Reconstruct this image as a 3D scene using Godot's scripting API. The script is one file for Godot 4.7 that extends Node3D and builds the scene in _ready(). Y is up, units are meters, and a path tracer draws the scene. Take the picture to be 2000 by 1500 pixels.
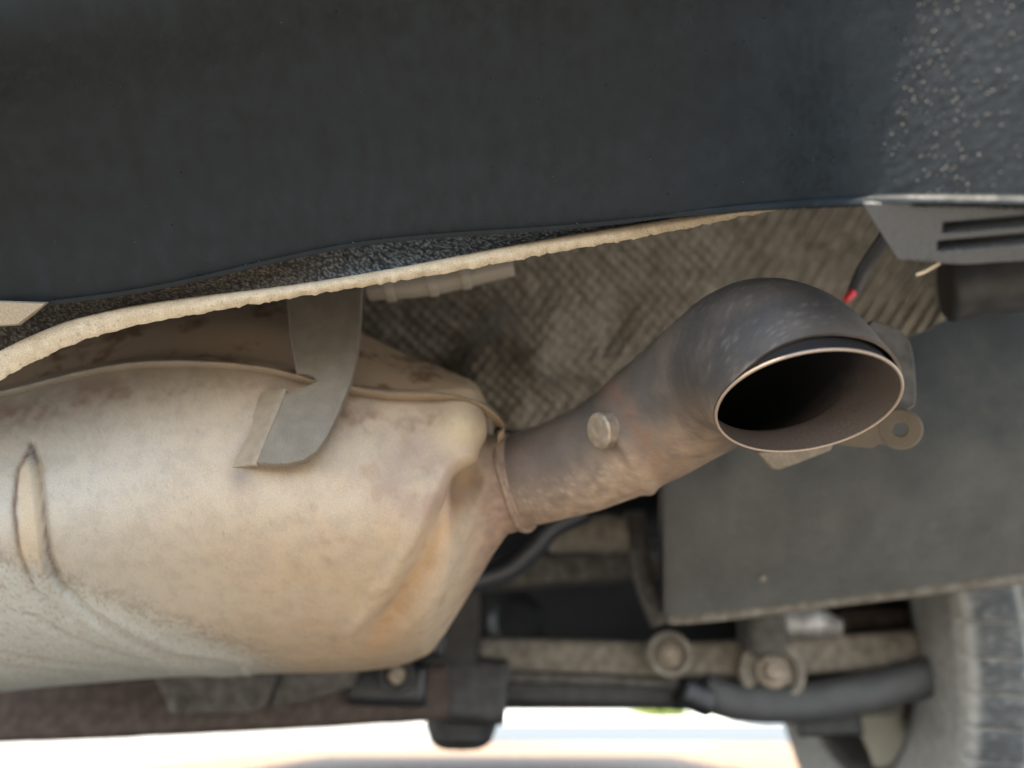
extends Node3D
# Underside of a car seen from behind: bumper edge, exhaust with a turned-down tip, heat shield, suspension, tyre.

const F := 1500.0                      # focal length in pixels of a 2000 x 1500 picture
var eye := Vector3(0, 0.18, 0)
var pitch := atan(655.0 / 1500.0)
var fwd: Vector3
var upv: Vector3
var fine := FastNoiseLite.new()
var mid := FastNoiseLite.new()
var broad := FastNoiseLite.new()
var M := {}

func _ready():
	fwd = Vector3(0, sin(pitch), -cos(pitch))
	upv = Vector3(0, cos(pitch), sin(pitch))
	var cam := Camera3D.new(); cam.name = "camera"; add_child(cam)
	cam.position = eye; cam.rotation = Vector3(pitch, 0, 0)
	var ca := CameraAttributesPhysical.new()
	ca.frustum_focal_length = 24.0; ca.exposure_aperture = 4.1; ca.frustum_focus_distance = 0.326
	ca.frustum_near = 0.02; ca.frustum_far = 4000.0
	cam.attributes = ca
	cam.fov = rad_to_deg(2.0 * atan(0.5)); cam.near = 0.02; cam.far = 4000.0; cam.current = true
	var we := WorldEnvironment.new(); we.name = "world"; var e := Environment.new()
	e.background_mode = Environment.BG_SKY
	var sky := Sky.new(); var sm := ProceduralSkyMaterial.new()
	sm.sky_top_color = Color(0.5, 0.58, 0.67); sm.sky_horizon_color = Color(0.86, 0.87, 0.86); sm.sky_curve = 0.12; sm.sky_energy_multiplier = 1.35
	sm.ground_bottom_color = Color(0.35, 0.33, 0.3); sm.ground_horizon_color = Color(0.6, 0.62, 0.62)
	sm.sun_angle_max = 8.0
	sky.sky_material = sm; e.sky = sky
	e.tonemap_mode = Environment.TONE_MAPPER_LINEAR; e.tonemap_exposure = 6.1
	e.sdfgi_enabled = true; e.ssao_enabled = true; e.ssil_enabled = true
	we.environment = e; add_child(we)
	var sun := DirectionalLight3D.new(); sun.name = "sun"
	sun.light_energy = 1.35; sun.light_color = Color(1.0, 0.94, 0.85); sun.light_angular_distance = 0.5; sun.shadow_enabled = true
	var el := deg_to_rad(55.5); var az := deg_to_rad(-8.0)
	add_child(sun)
	sun.look_at_from_position(Vector3.ZERO, -Vector3(sin(az) * cos(el), sin(el), cos(az) * cos(el)), Vector3.UP)
	for n in [[fine, 900.0, 11], [mid, 130.0, 12], [broad, 28.0, 13]]:
		n[0].noise_type = FastNoiseLite.TYPE_SIMPLEX_SMOOTH; n[0].frequency = n[1]; n[0].seed = n[2]
		n[0].fractal_type = FastNoiseLite.FRACTAL_FBM; n[0].fractal_octaves = 3
	materials()
	setting()
	body()
	bumper()
	heat_shield()
	exhaust()
	hanger()
	liner()
	suspension()
	tyre()
	small_things()
	distance()

# ---------------------------------------------------------------- geometry helpers
func P(x: float, y: float, d: float) -> Vector3:
	return eye + (fwd + Vector3.RIGHT * ((x - 1000.0) / F) + upv * ((750.0 - y) / F)) * d

func pix(p: Vector3) -> Vector2:
	var r := p - eye
	var d := maxf(r.dot(fwd), 0.001)
	return Vector2(1000.0 + r.x / d * F, 750.0 - r.dot(upv) / d * F)

func Z(x: float, y: float, z: float) -> Vector3:          # the point on that line of sight at that z
	var r := fwd + Vector3.RIGHT * ((x - 1000.0) / F) + upv * ((750.0 - y) / F)
	return eye + r * (z / r.z)

func cubic(a: Array, t: float, closed := false) -> Vector3:
	var n := a.size(); var k: int
	var s: float
	if closed:
		s = fposmod(t, 1.0) * n; k = int(s) % n
		return a[k].cubic_interpolate(a[(k + 1) % n], a[(k + n - 1) % n], a[(k + 2) % n], s - floorf(s))
	s = clampf(t, 0.0, 1.0) * (n - 1); k = mini(int(s), n - 2)
	var b0: Vector3 = a[k - 1] if k > 0 else a[0] * 2.0 - a[1]
	var b3: Vector3 = a[k + 2] if k + 2 < n else a[n - 1] * 2.0 - a[n - 2]
	return a[k].cubic_interpolate(a[k + 1], b0, b3, s - k)

# control net (columns of points) -> grid of nu x nv points
func net(cols: Array, nu: int, nv: int, closed := false) -> Array:
	var lines := []
	for c in cols:
		var line := []
		for j in nv:
			line.append(cubic(c, float(j) / (nv if closed else nv - 1), closed))
		lines.append(line)
	var out := []
	for i in nu: out.append(PackedVector3Array())
	for j in nv:
		var row := []
		for c in lines: row.append(c[j])
		for i in nu:
			out[i].append(cubic(row, float(i) / (nu - 1)))
	return out

func normals_of(g: Array, closed: bool, outward: bool) -> Array:
	var nu := g.size(); var nv: int = g[0].size()
	var out := []; var total := 0.0
	for i in nu:
		var line := PackedVector3Array(); line.resize(nv)
		var ctr := Vector3.ZERO
		if outward:
			for j in nv: ctr += g[i][j]
			ctr /= nv
		var a: PackedVector3Array = g[maxi(i - 1, 0)]; var b: PackedVector3Array = g[mini(i + 1, nu - 1)]
		var c: PackedVector3Array = g[i]
		for j in nv:
			var j0 := (j + nv - 1) % nv if closed else maxi(j - 1, 0)
			var j1 := (j + 1) % nv if closed else mini(j + 1, nv - 1)
			var n := (b[j] - a[j]).cross(c[j1] - c[j0]).normalized()
			line[j] = n
			total += n.dot((c[j] - ctr) if outward else (eye - c[j])) 
		out.append(line)
	if total < 0.0:
		for i in nu:
			for j in nv: out[i][j] = -out[i][j]
	return out

# opts: closed, outward, bump: func(pixel, point) -> metres along the normal, color: func(pixel, point, normal) -> Color, thick, caps
func grid_mesh(g: Array, opts := {}) -> ArrayMesh:
	var closed: bool = opts.get("closed", false); var outward: bool = opts.get("outward", false)
	var nu := g.size(); var nv: int = g[0].size()
	if opts.has("bump"):
		var n0 := normals_of(g, closed, outward)
		var f: Callable = opts.bump
		for i in nu:
			var line: PackedVector3Array = g[i]
			for j in nv:
				line[j] += n0[i][j] * float(f.call(pix(line[j]), line[j]))
			g[i] = line
	var nn := normals_of(g, closed, outward)
	var pos := PackedVector3Array(); var nor := PackedVector3Array(); var col := PackedColorArray(); var uv := PackedVector2Array(); var ind := PackedInt32Array()
	var cf = opts.get("color")
	for i in nu:
		for j in nv:
			var p: Vector3 = g[i][j]
			pos.append(p); nor.append(nn[i][j]); uv.append(Vector2(float(i) / nu, float(j) / nv))
			col.append(cf.call(pix(p), p, nn[i][j]) if cf else Color.WHITE)
	var nj := nv if closed else nv - 1
	for i in nu - 1:
		for j in nj:
			var j1 := (j + 1) % nv
			quad(ind, pos, nor, i * nv + j, (i + 1) * nv + j, (i + 1) * nv + j1, i * nv + j1)
	if opts.has("thick"):
		var th: float = opts.thick; var base := pos.size()
		for k in base:
			pos.append(pos[k] - nor[k] * th); nor.append(-nor[k]); col.append(col[k]); uv.append(uv[k])
		for i in nu - 1:
			for j in nj:
				var j1 := (j + 1) % nv
				quad(ind, pos, nor, base + i * nv + j, base + (i + 1) * nv + j, base + (i + 1) * nv + j1, base + i * nv + j1)
		var loops := []
		if closed:
			for i in [0, nu - 1]:
				var l := []
				for j in nv + 1: l.append(i * nv + j % nv)
				loops.append(l)
		else:
			var l := []
			for j in nv: l.append(j)
			for i in range(1, nu): l.append(i * nv + nv - 1)
			for j in range(nv - 2, -1, -1): l.append((nu - 1) * nv + j)
			for i in range(nu - 2, -1, -1): l.append(i * nv)
			loops.append(l)
		var ctr := Vector3.ZERO
		for k in base: ctr += pos[k]
		ctr /= base
		for l in loops:
			for k in l.size() - 1:
				var a: int = l[k]; var b: int = l[k + 1]
				var side := (pos[b] - pos[a]).cross(nor[a]).normalized()
				if closed:
					var inn: Vector3 = g[1][0] - g[0][0] if a < nv else g[nu - 2][0] - g[nu - 1][0]
					if side.dot(inn) > 0.0: side = -side
				elif side.dot(pos[a] - ctr) < 0.0: side = -side
				var s := pos.size()
				for q in [a, b, b + base, a + base]:
					pos.append(pos[q]); nor.append(side); col.append(col[q]); uv.append(uv[q])
				quad(ind, pos, nor, s, s + 1, s + 2, s + 3)
	if opts.get("caps", false) and closed:
		for i in [0, nu - 1]:
			var ctr := Vector3.ZERO
			for j in nv: ctr += g[i][j]
			ctr /= nv
			var away: Vector3 = (g[i][0] - g[1 if i == 0 else nu - 2][0]).normalized()
			var n = ((g[i][0] - ctr).cross(g[i][nv / 4] - ctr)).normalized()
			if n.dot(away) < 0.0: n = -n
			var s := pos.size()
			pos.append(ctr); nor.append(n); col.append(col[i * nv]); uv.append(Vector2.ZERO)
			for j in nv:
				pos.append(g[i][j]); nor.append(n); col.append(col[i * nv + j]); uv.append(Vector2.ZERO)
			for j in nv: tri(ind, pos, nor, s, s + 1 + j, s + 1 + (j + 1) % nv)
	return arrays(pos, nor, col, uv, ind)

func arrays(pos, nor, col, uv, ind) -> ArrayMesh:
	var a := []; a.resize(Mesh.ARRAY_MAX)
	a[Mesh.ARRAY_VERTEX] = pos; a[Mesh.ARRAY_NORMAL] = nor; a[Mesh.ARRAY_INDEX] = ind
	if col.size() == pos.size(): a[Mesh.ARRAY_COLOR] = col
	if uv.size() == pos.size(): a[Mesh.ARRAY_TEX_UV] = uv
	var m := ArrayMesh.new(); m.add_surface_from_arrays(Mesh.PRIMITIVE_TRIANGLES, a)
	return m

func tri(ind: PackedInt32Array, pos: PackedVector3Array, nor: PackedVector3Array, a: int, b: int, c: int):
	if (pos[b] - pos[a]).cross(pos[c] - pos[a]).dot(nor[a] + nor[b] + nor[c]) > 0.0:
		ind.append(a); ind.append(c); ind.append(b)
	else:
		ind.append(a); ind.append(b); ind.append(c)

func quad(ind: PackedInt32Array, pos: PackedVector3Array, nor: PackedVector3Array, a: int, b: int, c: int, d: int):
	tri(ind, pos, nor, a, b, c); tri(ind, pos, nor, a, c, d)

# rings along a path; sizes: Array of Vector2 (half width across «side», half height), power 2 = round, 5 = boxy
func rings(path: Array, sizes: Array, n: int, sides: int, power := 2.0, side := Vector3.ZERO, end_dir := Vector3.ZERO) -> Array:
	var pts := []; var rad := []
	for i in n:
		var t := float(i) / (n - 1)
		pts.append(cubic(path, t))
		var s := t * (sizes.size() - 1); var k := mini(int(s), maxi(sizes.size() - 2, 0))
		rad.append(sizes[k].lerp(sizes[mini(k + 1, sizes.size() - 1)], smoothstep(0, 1, s - k)) if sizes.size() > 2 else sizes[k].lerp(sizes[mini(k + 1, sizes.size() - 1)], s - k))
	var out := []; var x := side
	for i in n:
		var t: Vector3 = (pts[mini(i + 1, n - 1)] - pts[maxi(i - 1, 0)]).normalized()
		if end_dir != Vector3.ZERO:
			var w := smoothstep(0.8, 1.0, float(i) / (n - 1))
			t = t.lerp(end_dir, w).normalized()
		if x == Vector3.ZERO: x = t.cross(Vector3.UP) if absf(t.y) < 0.9 else t.cross(Vector3.RIGHT)
		x = (x - t * x.dot(t)).normalized()
		var y := t.cross(x).normalized()
		var line := PackedVector3Array()
		for j in sides:
			var a := TAU * j / sides
			var c := cos(a); var s := sin(a)
			var px := signf(c) * pow(absf(c), 2.0 / power); var py := signf(s) * pow(absf(s), 2.0 / power)
			line.append(pts[i] + x * px * rad[i].x + y * py * rad[i].y)
		out.append(line)
	return out

func tube(path: Array, sizes: Array, opts := {}) -> ArrayMesh:
	var o := {"closed": true, "outward": true, "caps": true}; o.merge(opts, true)
	var g := rings(path, sizes, opts.get("n", 24), opts.get("sides", 24), opts.get("power", 2.0), opts.get("side", Vector3.ZERO), opts.get("end_dir", Vector3.ZERO))
	if opts.get("caps", true):            # a small rounding at both ends
		for q in 2:
			var i := 0 if q == 0 else g.size() - 1
			var ctr := Vector3.ZERO
			for p in g[i]: ctr += p
			ctr /= g[i].size()
			var r: float = opts.get("round", 0.12)
			var away: Vector3 = (g[i][0] - g[1 if q == 0 else g.size() - 2][0]).normalized() * ctr.distance_to(g[i][0]) * r * 0.6
			var line := PackedVector3Array()
			for p in g[i]: line.append(ctr + (p - ctr) * (1.0 - r) + away)
			if q == 0: g.push_front(line)
			else: g.append(line)
	return grid_mesh(g, o)

# solid of revolution about the line from «at» along «axis»: profile of Vector2(radius, height)
func lathe(at: Vector3, axis: Vector3, profile: Array, segs := 40, opts := {}) -> ArrayMesh:
	axis = axis.normalized()
	var x := (axis.cross(Vector3.UP) if absf(axis.y) < 0.9 else axis.cross(Vector3.RIGHT)).normalized()
	var y := axis.cross(x)
	var st := SurfaceTool.new(); st.begin(Mesh.PRIMITIVE_TRIANGLES)
	var g := []
	for p in profile:
		var line := PackedVector3Array()
		for j in segs:
			var a: float = TAU * j / segs + opts.get("turn", 0.0)
			line.append(at + axis * p.y + (x * cos(a) + y * sin(a)) * p.x)
		g.append(line)
	var flat: bool = opts.get("flat", false)
	st.set_smooth_group(-1 if flat else 0)
	for i in g.size() - 1:
		if not flat: st.set_smooth_group(i if opts.get("facets", true) else 0)
		for j in segs:
			var j1 := (j + 1) % segs
			for q in [g[i][j], g[i + 1][j1], g[i + 1][j], g[i][j], g[i][j1], g[i + 1][j1]]:
				st.set_color(Color.WHITE); st.add_vertex(q)
	st.generate_normals()
	return st.commit()

# a plate: outline of (x, y, depth) points, smoothed where asked, pushed back by «thick»
func plate(pts: Array, thick: float, opts := {}) -> ArrayMesh:
	var w := []
	var smooth: int = opts.get("smooth", 0)
	for k in pts.size() * maxi(smooth, 1):
		var q: Vector3 = pts[k] if smooth == 0 else cubic(pts, float(k) / (pts.size() * smooth), true)
		w.append(q)
	var flat := PackedVector2Array(); var front := []
	for q in w:
		flat.append(Vector2(q.x, q.y)); front.append(P(q.x, q.y, q.z))
	var ctr := Vector3.ZERO
	for p in front: ctr += p
	ctr /= front.size()
	var n := Vector3.ZERO
	for k in front.size(): n += (front[k] - ctr).cross(front[(k + 1) % front.size()] - ctr)
	n = n.normalized()
	if n.dot(eye - ctr) < 0.0: n = -n
	var pos := PackedVector3Array(); var nor := PackedVector3Array(); var col := PackedColorArray(); var ind := PackedInt32Array(); var uv := PackedVector2Array()
	var idx := Geometry2D.triangulate_polygon(flat)
	var m := front.size()
	var bev: float = opts.get("bevel", minf(thick * 0.3, 0.0008))
	var inner := []
	for k in m:
		var e1: Vector3 = (front[k] - front[(k + m - 1) % m]).normalized(); var e2: Vector3 = (front[(k + 1) % m] - front[k]).normalized()
		var side := (e1 + e2).normalized().cross(n)
		if side.dot(front[k] - ctr) < 0.0 and not opts.get("concave", false): side = -side
		inner.append([front[k] - side * bev, side])
	for k in m: pos.append(inner[k][0]); nor.append(n)
	for k in m: pos.append(front[k] - n * thick); nor.append(-n)
	for k in range(0, idx.size(), 3):
		tri(ind, pos, nor, idx[k], idx[k + 1], idx[k + 2]); tri(ind, pos, nor, m + idx[k], m + idx[k + 1], m + idx[k + 2])
	for k in m:
		var k1 := (k + 1) % m
		var s := pos.size()
		var n1: Vector3 = inner[k][1]; var n2: Vector3 = inner[k1][1]
		for q in [[inner[k][0], (n1 + n).normalized()], [inner[k1][0], (n2 + n).normalized()], [front[k1] - n * bev, n2], [front[k] - n * bev, n1], [front[k1] - n * thick, n2], [front[k] - n * thick, n1]]:
			pos.append(q[0]); nor.append(q[1])
		quad(ind, pos, nor, s, s + 1, s + 2, s + 3); quad(ind, pos, nor, s + 3, s + 2, s + 4, s + 5)
	var cf = opts.get("color")
	for k in pos.size():
		col.append(cf.call(pix(pos[k]), pos[k], nor[k]) if cf else Color.WHITE); uv.append(Vector2.ZERO)
	return arrays(pos, nor, col, uv, ind)

# ---------------------------------------------------------------- scene tree helpers
var used := {}
func numbered(s: String) -> String:
	used[s] = used.get(s, 0) + 1
	return s if used[s] == 1 else "%s_%03d" % [s, used[s] - 1]

func thing(called: String, label: String, category: String, at: Vector3, group := "") -> Node3D:
	var o := Node3D.new(); o.name = numbered(called); add_child(o); o.position = at
	o.set_meta("label", label); o.set_meta("category", category)
	if group: o.set_meta("group", group)
	return o

func obj(called: String, mesh: Mesh, m: Material, parent: Node3D, label := "") -> MeshInstance3D:
	var o := MeshInstance3D.new(); o.name = called; o.mesh = mesh; o.material_override = m
	parent.add_child(o, true)
	o.position = -parent.global_position
	if label: o.set_meta("label", label)
	return o

func structure(called: String, mesh: Mesh, m: Material) -> MeshInstance3D:
	var o := obj(called, mesh, m, self); o.set_meta("kind", "structure"); return o

# ---------------------------------------------------------------- materials
func noise_tex(freq: float, lo: Color, hi: Color, type := FastNoiseLite.TYPE_SIMPLEX_SMOOTH, octaves := 4, sd := 1, gap := 0.0) -> NoiseTexture2D:
	var n := FastNoiseLite.new(); n.noise_type = type; n.frequency = freq; n.fractal_octaves = octaves; n.seed = sd
	if octaves > 1: n.fractal_type = FastNoiseLite.FRACTAL_FBM
	else: n.fractal_type = FastNoiseLite.FRACTAL_NONE
	var t := NoiseTexture2D.new(); t.width = 512; t.height = 512; t.seamless = true; t.noise = n
	var r := Gradient.new(); r.set_color(0, lo); r.set_color(1, hi)
	if gap > 0.0: r.set_offset(0, gap); r.set_offset(1, minf(gap + 0.15, 1.0))
	t.color_ramp = r
	return t

func bump_tex(freq: float, strength: float, type := FastNoiseLite.TYPE_SIMPLEX_SMOOTH, octaves := 3, sd := 5) -> NoiseTexture2D:
	var n := FastNoiseLite.new(); n.noise_type = type; n.frequency = freq; n.fractal_octaves = octaves; n.seed = sd
	var t := NoiseTexture2D.new(); t.width = 512; t.height = 512; t.seamless = true; t.noise = n
	t.as_normal_map = true; t.bump_strength = strength
	return t

func lin(r: float, g: float, b: float) -> Color:
	return Color(r, g, b).linear_to_srgb()

func mat(c: Color, rough: float, opts := {}) -> StandardMaterial3D:
	var m := StandardMaterial3D.new()
	m.albedo_color = c; m.roughness = rough
	m.metallic = opts.get("metal", 0.0); m.metallic_specular = opts.get("spec", 0.5)
	m.vertex_color_use_as_albedo = opts.get("vc", false)
	if opts.has("tex"): m.albedo_texture = opts.tex
	if opts.has("normal"):
		m.normal_enabled = true; m.normal_texture = opts.normal; m.normal_scale = opts.get("nscale", 0.6)
	if opts.has("rough_tex"):
		m.roughness_texture = opts.rough_tex
	if opts.has("detail"):
		m.detail_enabled = true; m.detail_albedo = opts.detail; m.detail_blend_mode = opts.get("blend", BaseMaterial3D.BLEND_MODE_MUL)
	m.uv1_triplanar = true; m.uv1_scale = Vector3.ONE * opts.get("scale", 12.0)
	return m

func materials():
	var dirt_and_shadow := noise_tex(0.012, Color(0.62, 0.62, 0.62), Color(1, 1, 1), FastNoiseLite.TYPE_SIMPLEX_SMOOTH, 5, 3)
	var grain := noise_tex(0.09, Color(0.72, 0.71, 0.7), Color(1, 1, 1), FastNoiseLite.TYPE_SIMPLEX_SMOOTH, 4, 9)
	var speck := noise_tex(0.11, Color(0.74, 0.72, 0.69), Color(1, 1, 1), FastNoiseLite.TYPE_SIMPLEX_SMOOTH, 4, 31)
	var soft := noise_tex(0.006, Color(0.85, 0.85, 0.85), Color(1, 1, 1), FastNoiseLite.TYPE_SIMPLEX_SMOOTH, 3, 41)
	var grime := noise_tex(0.02, Color(0.55, 0.5, 0.44), Color(1, 1, 1), FastNoiseLite.TYPE_SIMPLEX_SMOOTH, 5, 17)
	var grain_n := bump_tex(0.1, 5.0)
	var pebble_n := bump_tex(0.05, 7.0, FastNoiseLite.TYPE_CELLULAR, 1, 8)
	var rough_t := noise_tex(0.03, Color(0.75, 0.75, 0.75), Color(1, 1, 1), FastNoiseLite.TYPE_SIMPLEX_SMOOTH, 4, 21)
	M.plastic = mat(lin(0.0072, 0.011, 0.0138), 0.6, {"tex": dirt_and_shadow, "normal": pebble_n, "nscale": 0.35, "scale": 14.0, "rough_tex": rough_t, "spec": 0.3})
	M.felt = mat(lin(1, 1, 1), 0.95, {"vc": true, "tex": grain, "normal": grain_n, "nscale": 1.5, "scale": 30.0, "spec": 0.3})
	M.lip = mat(lin(1, 1, 1), 0.85, {"vc": true, "tex": speck, "normal": grain_n, "nscale": 0.3, "scale": 20.0, "spec": 0.4})
	M.tab = mat(lin(0.055, 0.06, 0.066), 0.5, {"tex": grain, "normal": pebble_n, "nscale": 0.9, "scale": 22.0})
	M.muffler = mat(lin(1, 1, 1), 0.9, {"vc": true, "tex": speck, "normal": grain_n, "nscale": 0.22, "scale": 28.0, "spec": 0.25, "rough_tex": rough_t})
	M.strap = mat(lin(0.185, 0.158, 0.125), 0.75, {"tex": speck, "detail": soft, "normal": grain_n, "nscale": 0.1, "scale": 24.0, "metal": 0.1})
	M.pipe = mat(lin(1, 1, 1), 0.72, {"vc": true, "tex": speck, "normal": grain_n, "nscale": 0.15, "scale": 24.0, "metal": 0.15, "spec": 0.4, "rough_tex": rough_t})
	M.rim = mat(lin(0.38, 0.3, 0.24), 0.5, {"tex": grain, "scale": 30.0, "metal": 0.4})
	M.near_black = mat(lin(0.012, 0.011, 0.011), 0.8, {"spec": 0.2, "scale": 20.0})
	M.inside = mat(lin(1, 1, 1), 0.7, {"vc": true, "tex": grain, "scale": 16.0})
	M.shield = mat(lin(0.31, 0.285, 0.245), 0.55, {"tex": speck, "detail": dirt_and_shadow, "normal": grain_n, "nscale": 0.2, "scale": 14.0, "metal": 0.35})
	M.liner = mat(lin(1, 1, 1), 0.75, {"vc": true, "tex": speck, "detail": soft, "normal": grain_n, "nscale": 0.12, "scale": 7.0, "spec": 0.4})
	M.dust = mat(lin(0.33, 0.3, 0.26), 0.85, {"tex": speck, "scale": 20.0})
	M.arm = mat(lin(0.42, 0.375, 0.31), 0.8, {"tex": speck, "detail": dirt_and_shadow, "normal": grain_n, "nscale": 0.2, "scale": 8.0})
	M.dark = mat(lin(0.035, 0.035, 0.036), 0.6, {"tex": grime, "scale": 6.0})
	M.black = mat(lin(0.012, 0.013, 0.016), 0.45, {"tex": dirt_and_shadow, "scale": 5.0})
	M.grey = mat(lin(0.13, 0.125, 0.118), 0.6, {"tex": grime, "scale": 6.0, "metal": 0.2})
	M.brown = mat(lin(0.085, 0.06, 0.05), 0.8, {"tex": grime, "normal": grain_n, "nscale": 0.4, "scale": 6.0})
	M.bright = mat(lin(0.62, 0.6, 0.57), 0.35, {"tex": dirt_and_shadow, "scale": 9.0, "metal": 0.3})
	M.bolt = mat(lin(0.38, 0.33, 0.27), 0.5, {"tex": grime, "scale": 14.0, "metal": 0.4})
	M.hose = mat(lin(0.015, 0.016, 0.02), 0.4, {"scale": 10.0})
	M.rubber = mat(lin(1, 1, 1), 0.85, {"vc": true, "tex": grain, "normal": grain_n, "nscale": 0.5, "scale": 8.0})
	M.red = mat(lin(0.6, 0.03, 0.04), 0.5, {"scale": 10.0})
	M.grit = mat(lin(0.5, 0.5, 0.5), 0.25, {"scale": 30.0})
	M.dirt_and_shadow = mat(lin(0.4, 0.25, 0.135), 0.95, {"tex": grime, "detail": grain, "scale": 1.6})  # brown of the sheet added in the car's shadow
	M.pale = mat(lin(0.5, 0.46, 0.37), 0.8, {"tex": speck, "scale": 9.0})
	M.armdark = mat(lin(0.08, 0.082, 0.082), 0.6, {"tex": speck, "detail": soft, "scale": 9.0})
	M.tan = mat(lin(0.27, 0.225, 0.16), 0.85, {"tex": grain, "scale": 20.0})
	M.edge = mat(lin(0.22, 0.205, 0.175), 0.85, {"tex": grime, "scale": 6.0})
	M.asphalt = mat(lin(0.10, 0.122, 0.128), 0.9, {"tex": grime, "detail": grain, "scale": 1.2})
	M.straw = mat(lin(0.45, 0.38, 0.27), 0.8, {"scale": 30.0})
	M.paint = mat(lin(0.05, 0.055, 0.06), 0.3, {"scale": 1.0})
	M.glass = mat(lin(0.02, 0.022, 0.025), 0.08, {"scale": 1.0})
	M.concrete = mat(lin(0.44, 0.405, 0.35), 0.9, {"tex": dirt_and_shadow, "detail": grain, "normal": grain_n, "nscale": 0.6, "scale": 0.9})

# ---------------------------------------------------------------- setting
func setting():
	var g := PlaneMesh.new(); g.size = Vector2(1200, 1200); g.subdivide_width = 4; g.subdivide_depth = 4
	structure("ground", g, M.concrete)
	# added brown sheet that tints the car's shadow on the paving
	var cols := []
	for i in 9:
		var x := -1.6 + i * 0.55
		cols.append([Vector3(x, 0.004, -2.2), Vector3(x, 0.004, -3.0), Vector3(x, 0.004, -4.4), Vector3(x, 0.004, -6.4 + 0.35 * sin(i * 1.7))])
	var road := []
	for i in 9:
		var u := i / 8.0
		road.append([Vector3(-0.3 + 6.0 * u, 0.004, -6.9), Vector3(-0.7 + 14.0 * u, 0.004, -15.0), Vector3(-1.3 + 28.0 * u, 0.004, -28.0), Vector3(-2.0 + 40.0 * u, 0.004, -42.0)])
	structure("road", grid_mesh(net(road, 20, 30)), M.asphalt)
	structure("shadow_tint", grid_mesh(net(cols, 40, 20)), M.dirt_and_shadow)

func body():
	# the rest of the car over the camera: floor, sides, cabin; it keeps the sun off what hangs below
	var t := thing("car_body", "dark car body above the exhaust and the axle", "car body", Vector3(-0.27, 0.0, -2.3))
	var side := [Vector2(-0.30, 0.545), Vector2(-0.16, 0.62), Vector2(-0.14, 0.9), Vector2(-0.2, 1.0), Vector2(-0.55, 1.38), Vector2(-1.4, 1.47), Vector2(-2.3, 1.42), Vector2(-3.0, 1.02), Vector2(-3.95, 0.84), Vector2(-4.15, 0.6), Vector2(-4.1, 0.36), Vector2(-3.8, 0.32), Vector2(-1.45, 0.28), Vector2(-1.4, 0.52)]
	var cols := []
	for x in [-1.04, -0.98, -0.8, 0.46, 0.70, 0.76]:
		var inset := 0.05 if x < -1.0 or x > 0.72 else 0.0
		var line := PackedVector3Array()
		for p in side: line.append(Vector3(x, p.y - (inset * 1.5 if p.y > 0.9 else -inset), p.x + (inset if p.x < -2.0 else -inset)))
		cols.append(line)
	obj("shell", grid_mesh(cols, {"closed": true, "outward": true, "caps": true}), M.paint, t)

# ---------------------------------------------------------------- bumper
const EDGE := [[-900, 700, 0.30], [-300, 668, 0.31], [0, 600, 0.322], [300, 556, 0.33], [700, 471, 0.335], [1100, 438, 0.332], [1500, 405, 0.302], [1800, 398, 0.25], [2300, 412, 0.205], [2900, 440, 0.185]]

func edge_at(x: float) -> Vector3:
	for k in EDGE.size() - 1:
		if x <= EDGE[k + 1][0]:
			var a: Array = EDGE[k]; var b: Array = EDGE[k + 1]
			var p: Array = EDGE[maxi(k - 1, 0)]; var q: Array = EDGE[mini(k + 2, EDGE.size() - 1)]
			var t: float = (x - a[0]) / (b[0] - a[0])
			return Vector3(x, cubic_interpolate(a[1], b[1], p[1], q[1], t), cubic_interpolate(a[2], b[2], p[2], q[2], t))
	return Vector3(x, EDGE[-1][1], EDGE[-1][2])

func flange_top(x: float) -> float:
	return lerp_list([[-200, 770], [0, 692], [100, 640], [250, 602], [400, 580], [600, 555], [800, 521], [1000, 482], [1200, 447], [1400, 415], [1580, 401]], x)

func flange_low(x: float) -> float:
	return lerp_list([[-200, 850], [0, 746], [100, 690], [200, 652], [300, 627], [500, 593], [700, 561], [900, 528], [1100, 490], [1300, 455], [1480, 418], [1580, 403]], x)

func lerp_list(l: Array, x: float) -> float:
	for k in l.size() - 1:
		if x <= l[k + 1][0] or k == l.size() - 2:
			var t: float = (x - l[k][0]) / (l[k + 1][0] - l[k][0])
			var p: float = l[maxi(k - 1, 0)][1]; var q: float = l[mini(k + 2, l.size() - 1)][1]
			return cubic_interpolate(l[k][1], l[k + 1][1], p, q, t)
	return l[-1][1]

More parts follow.
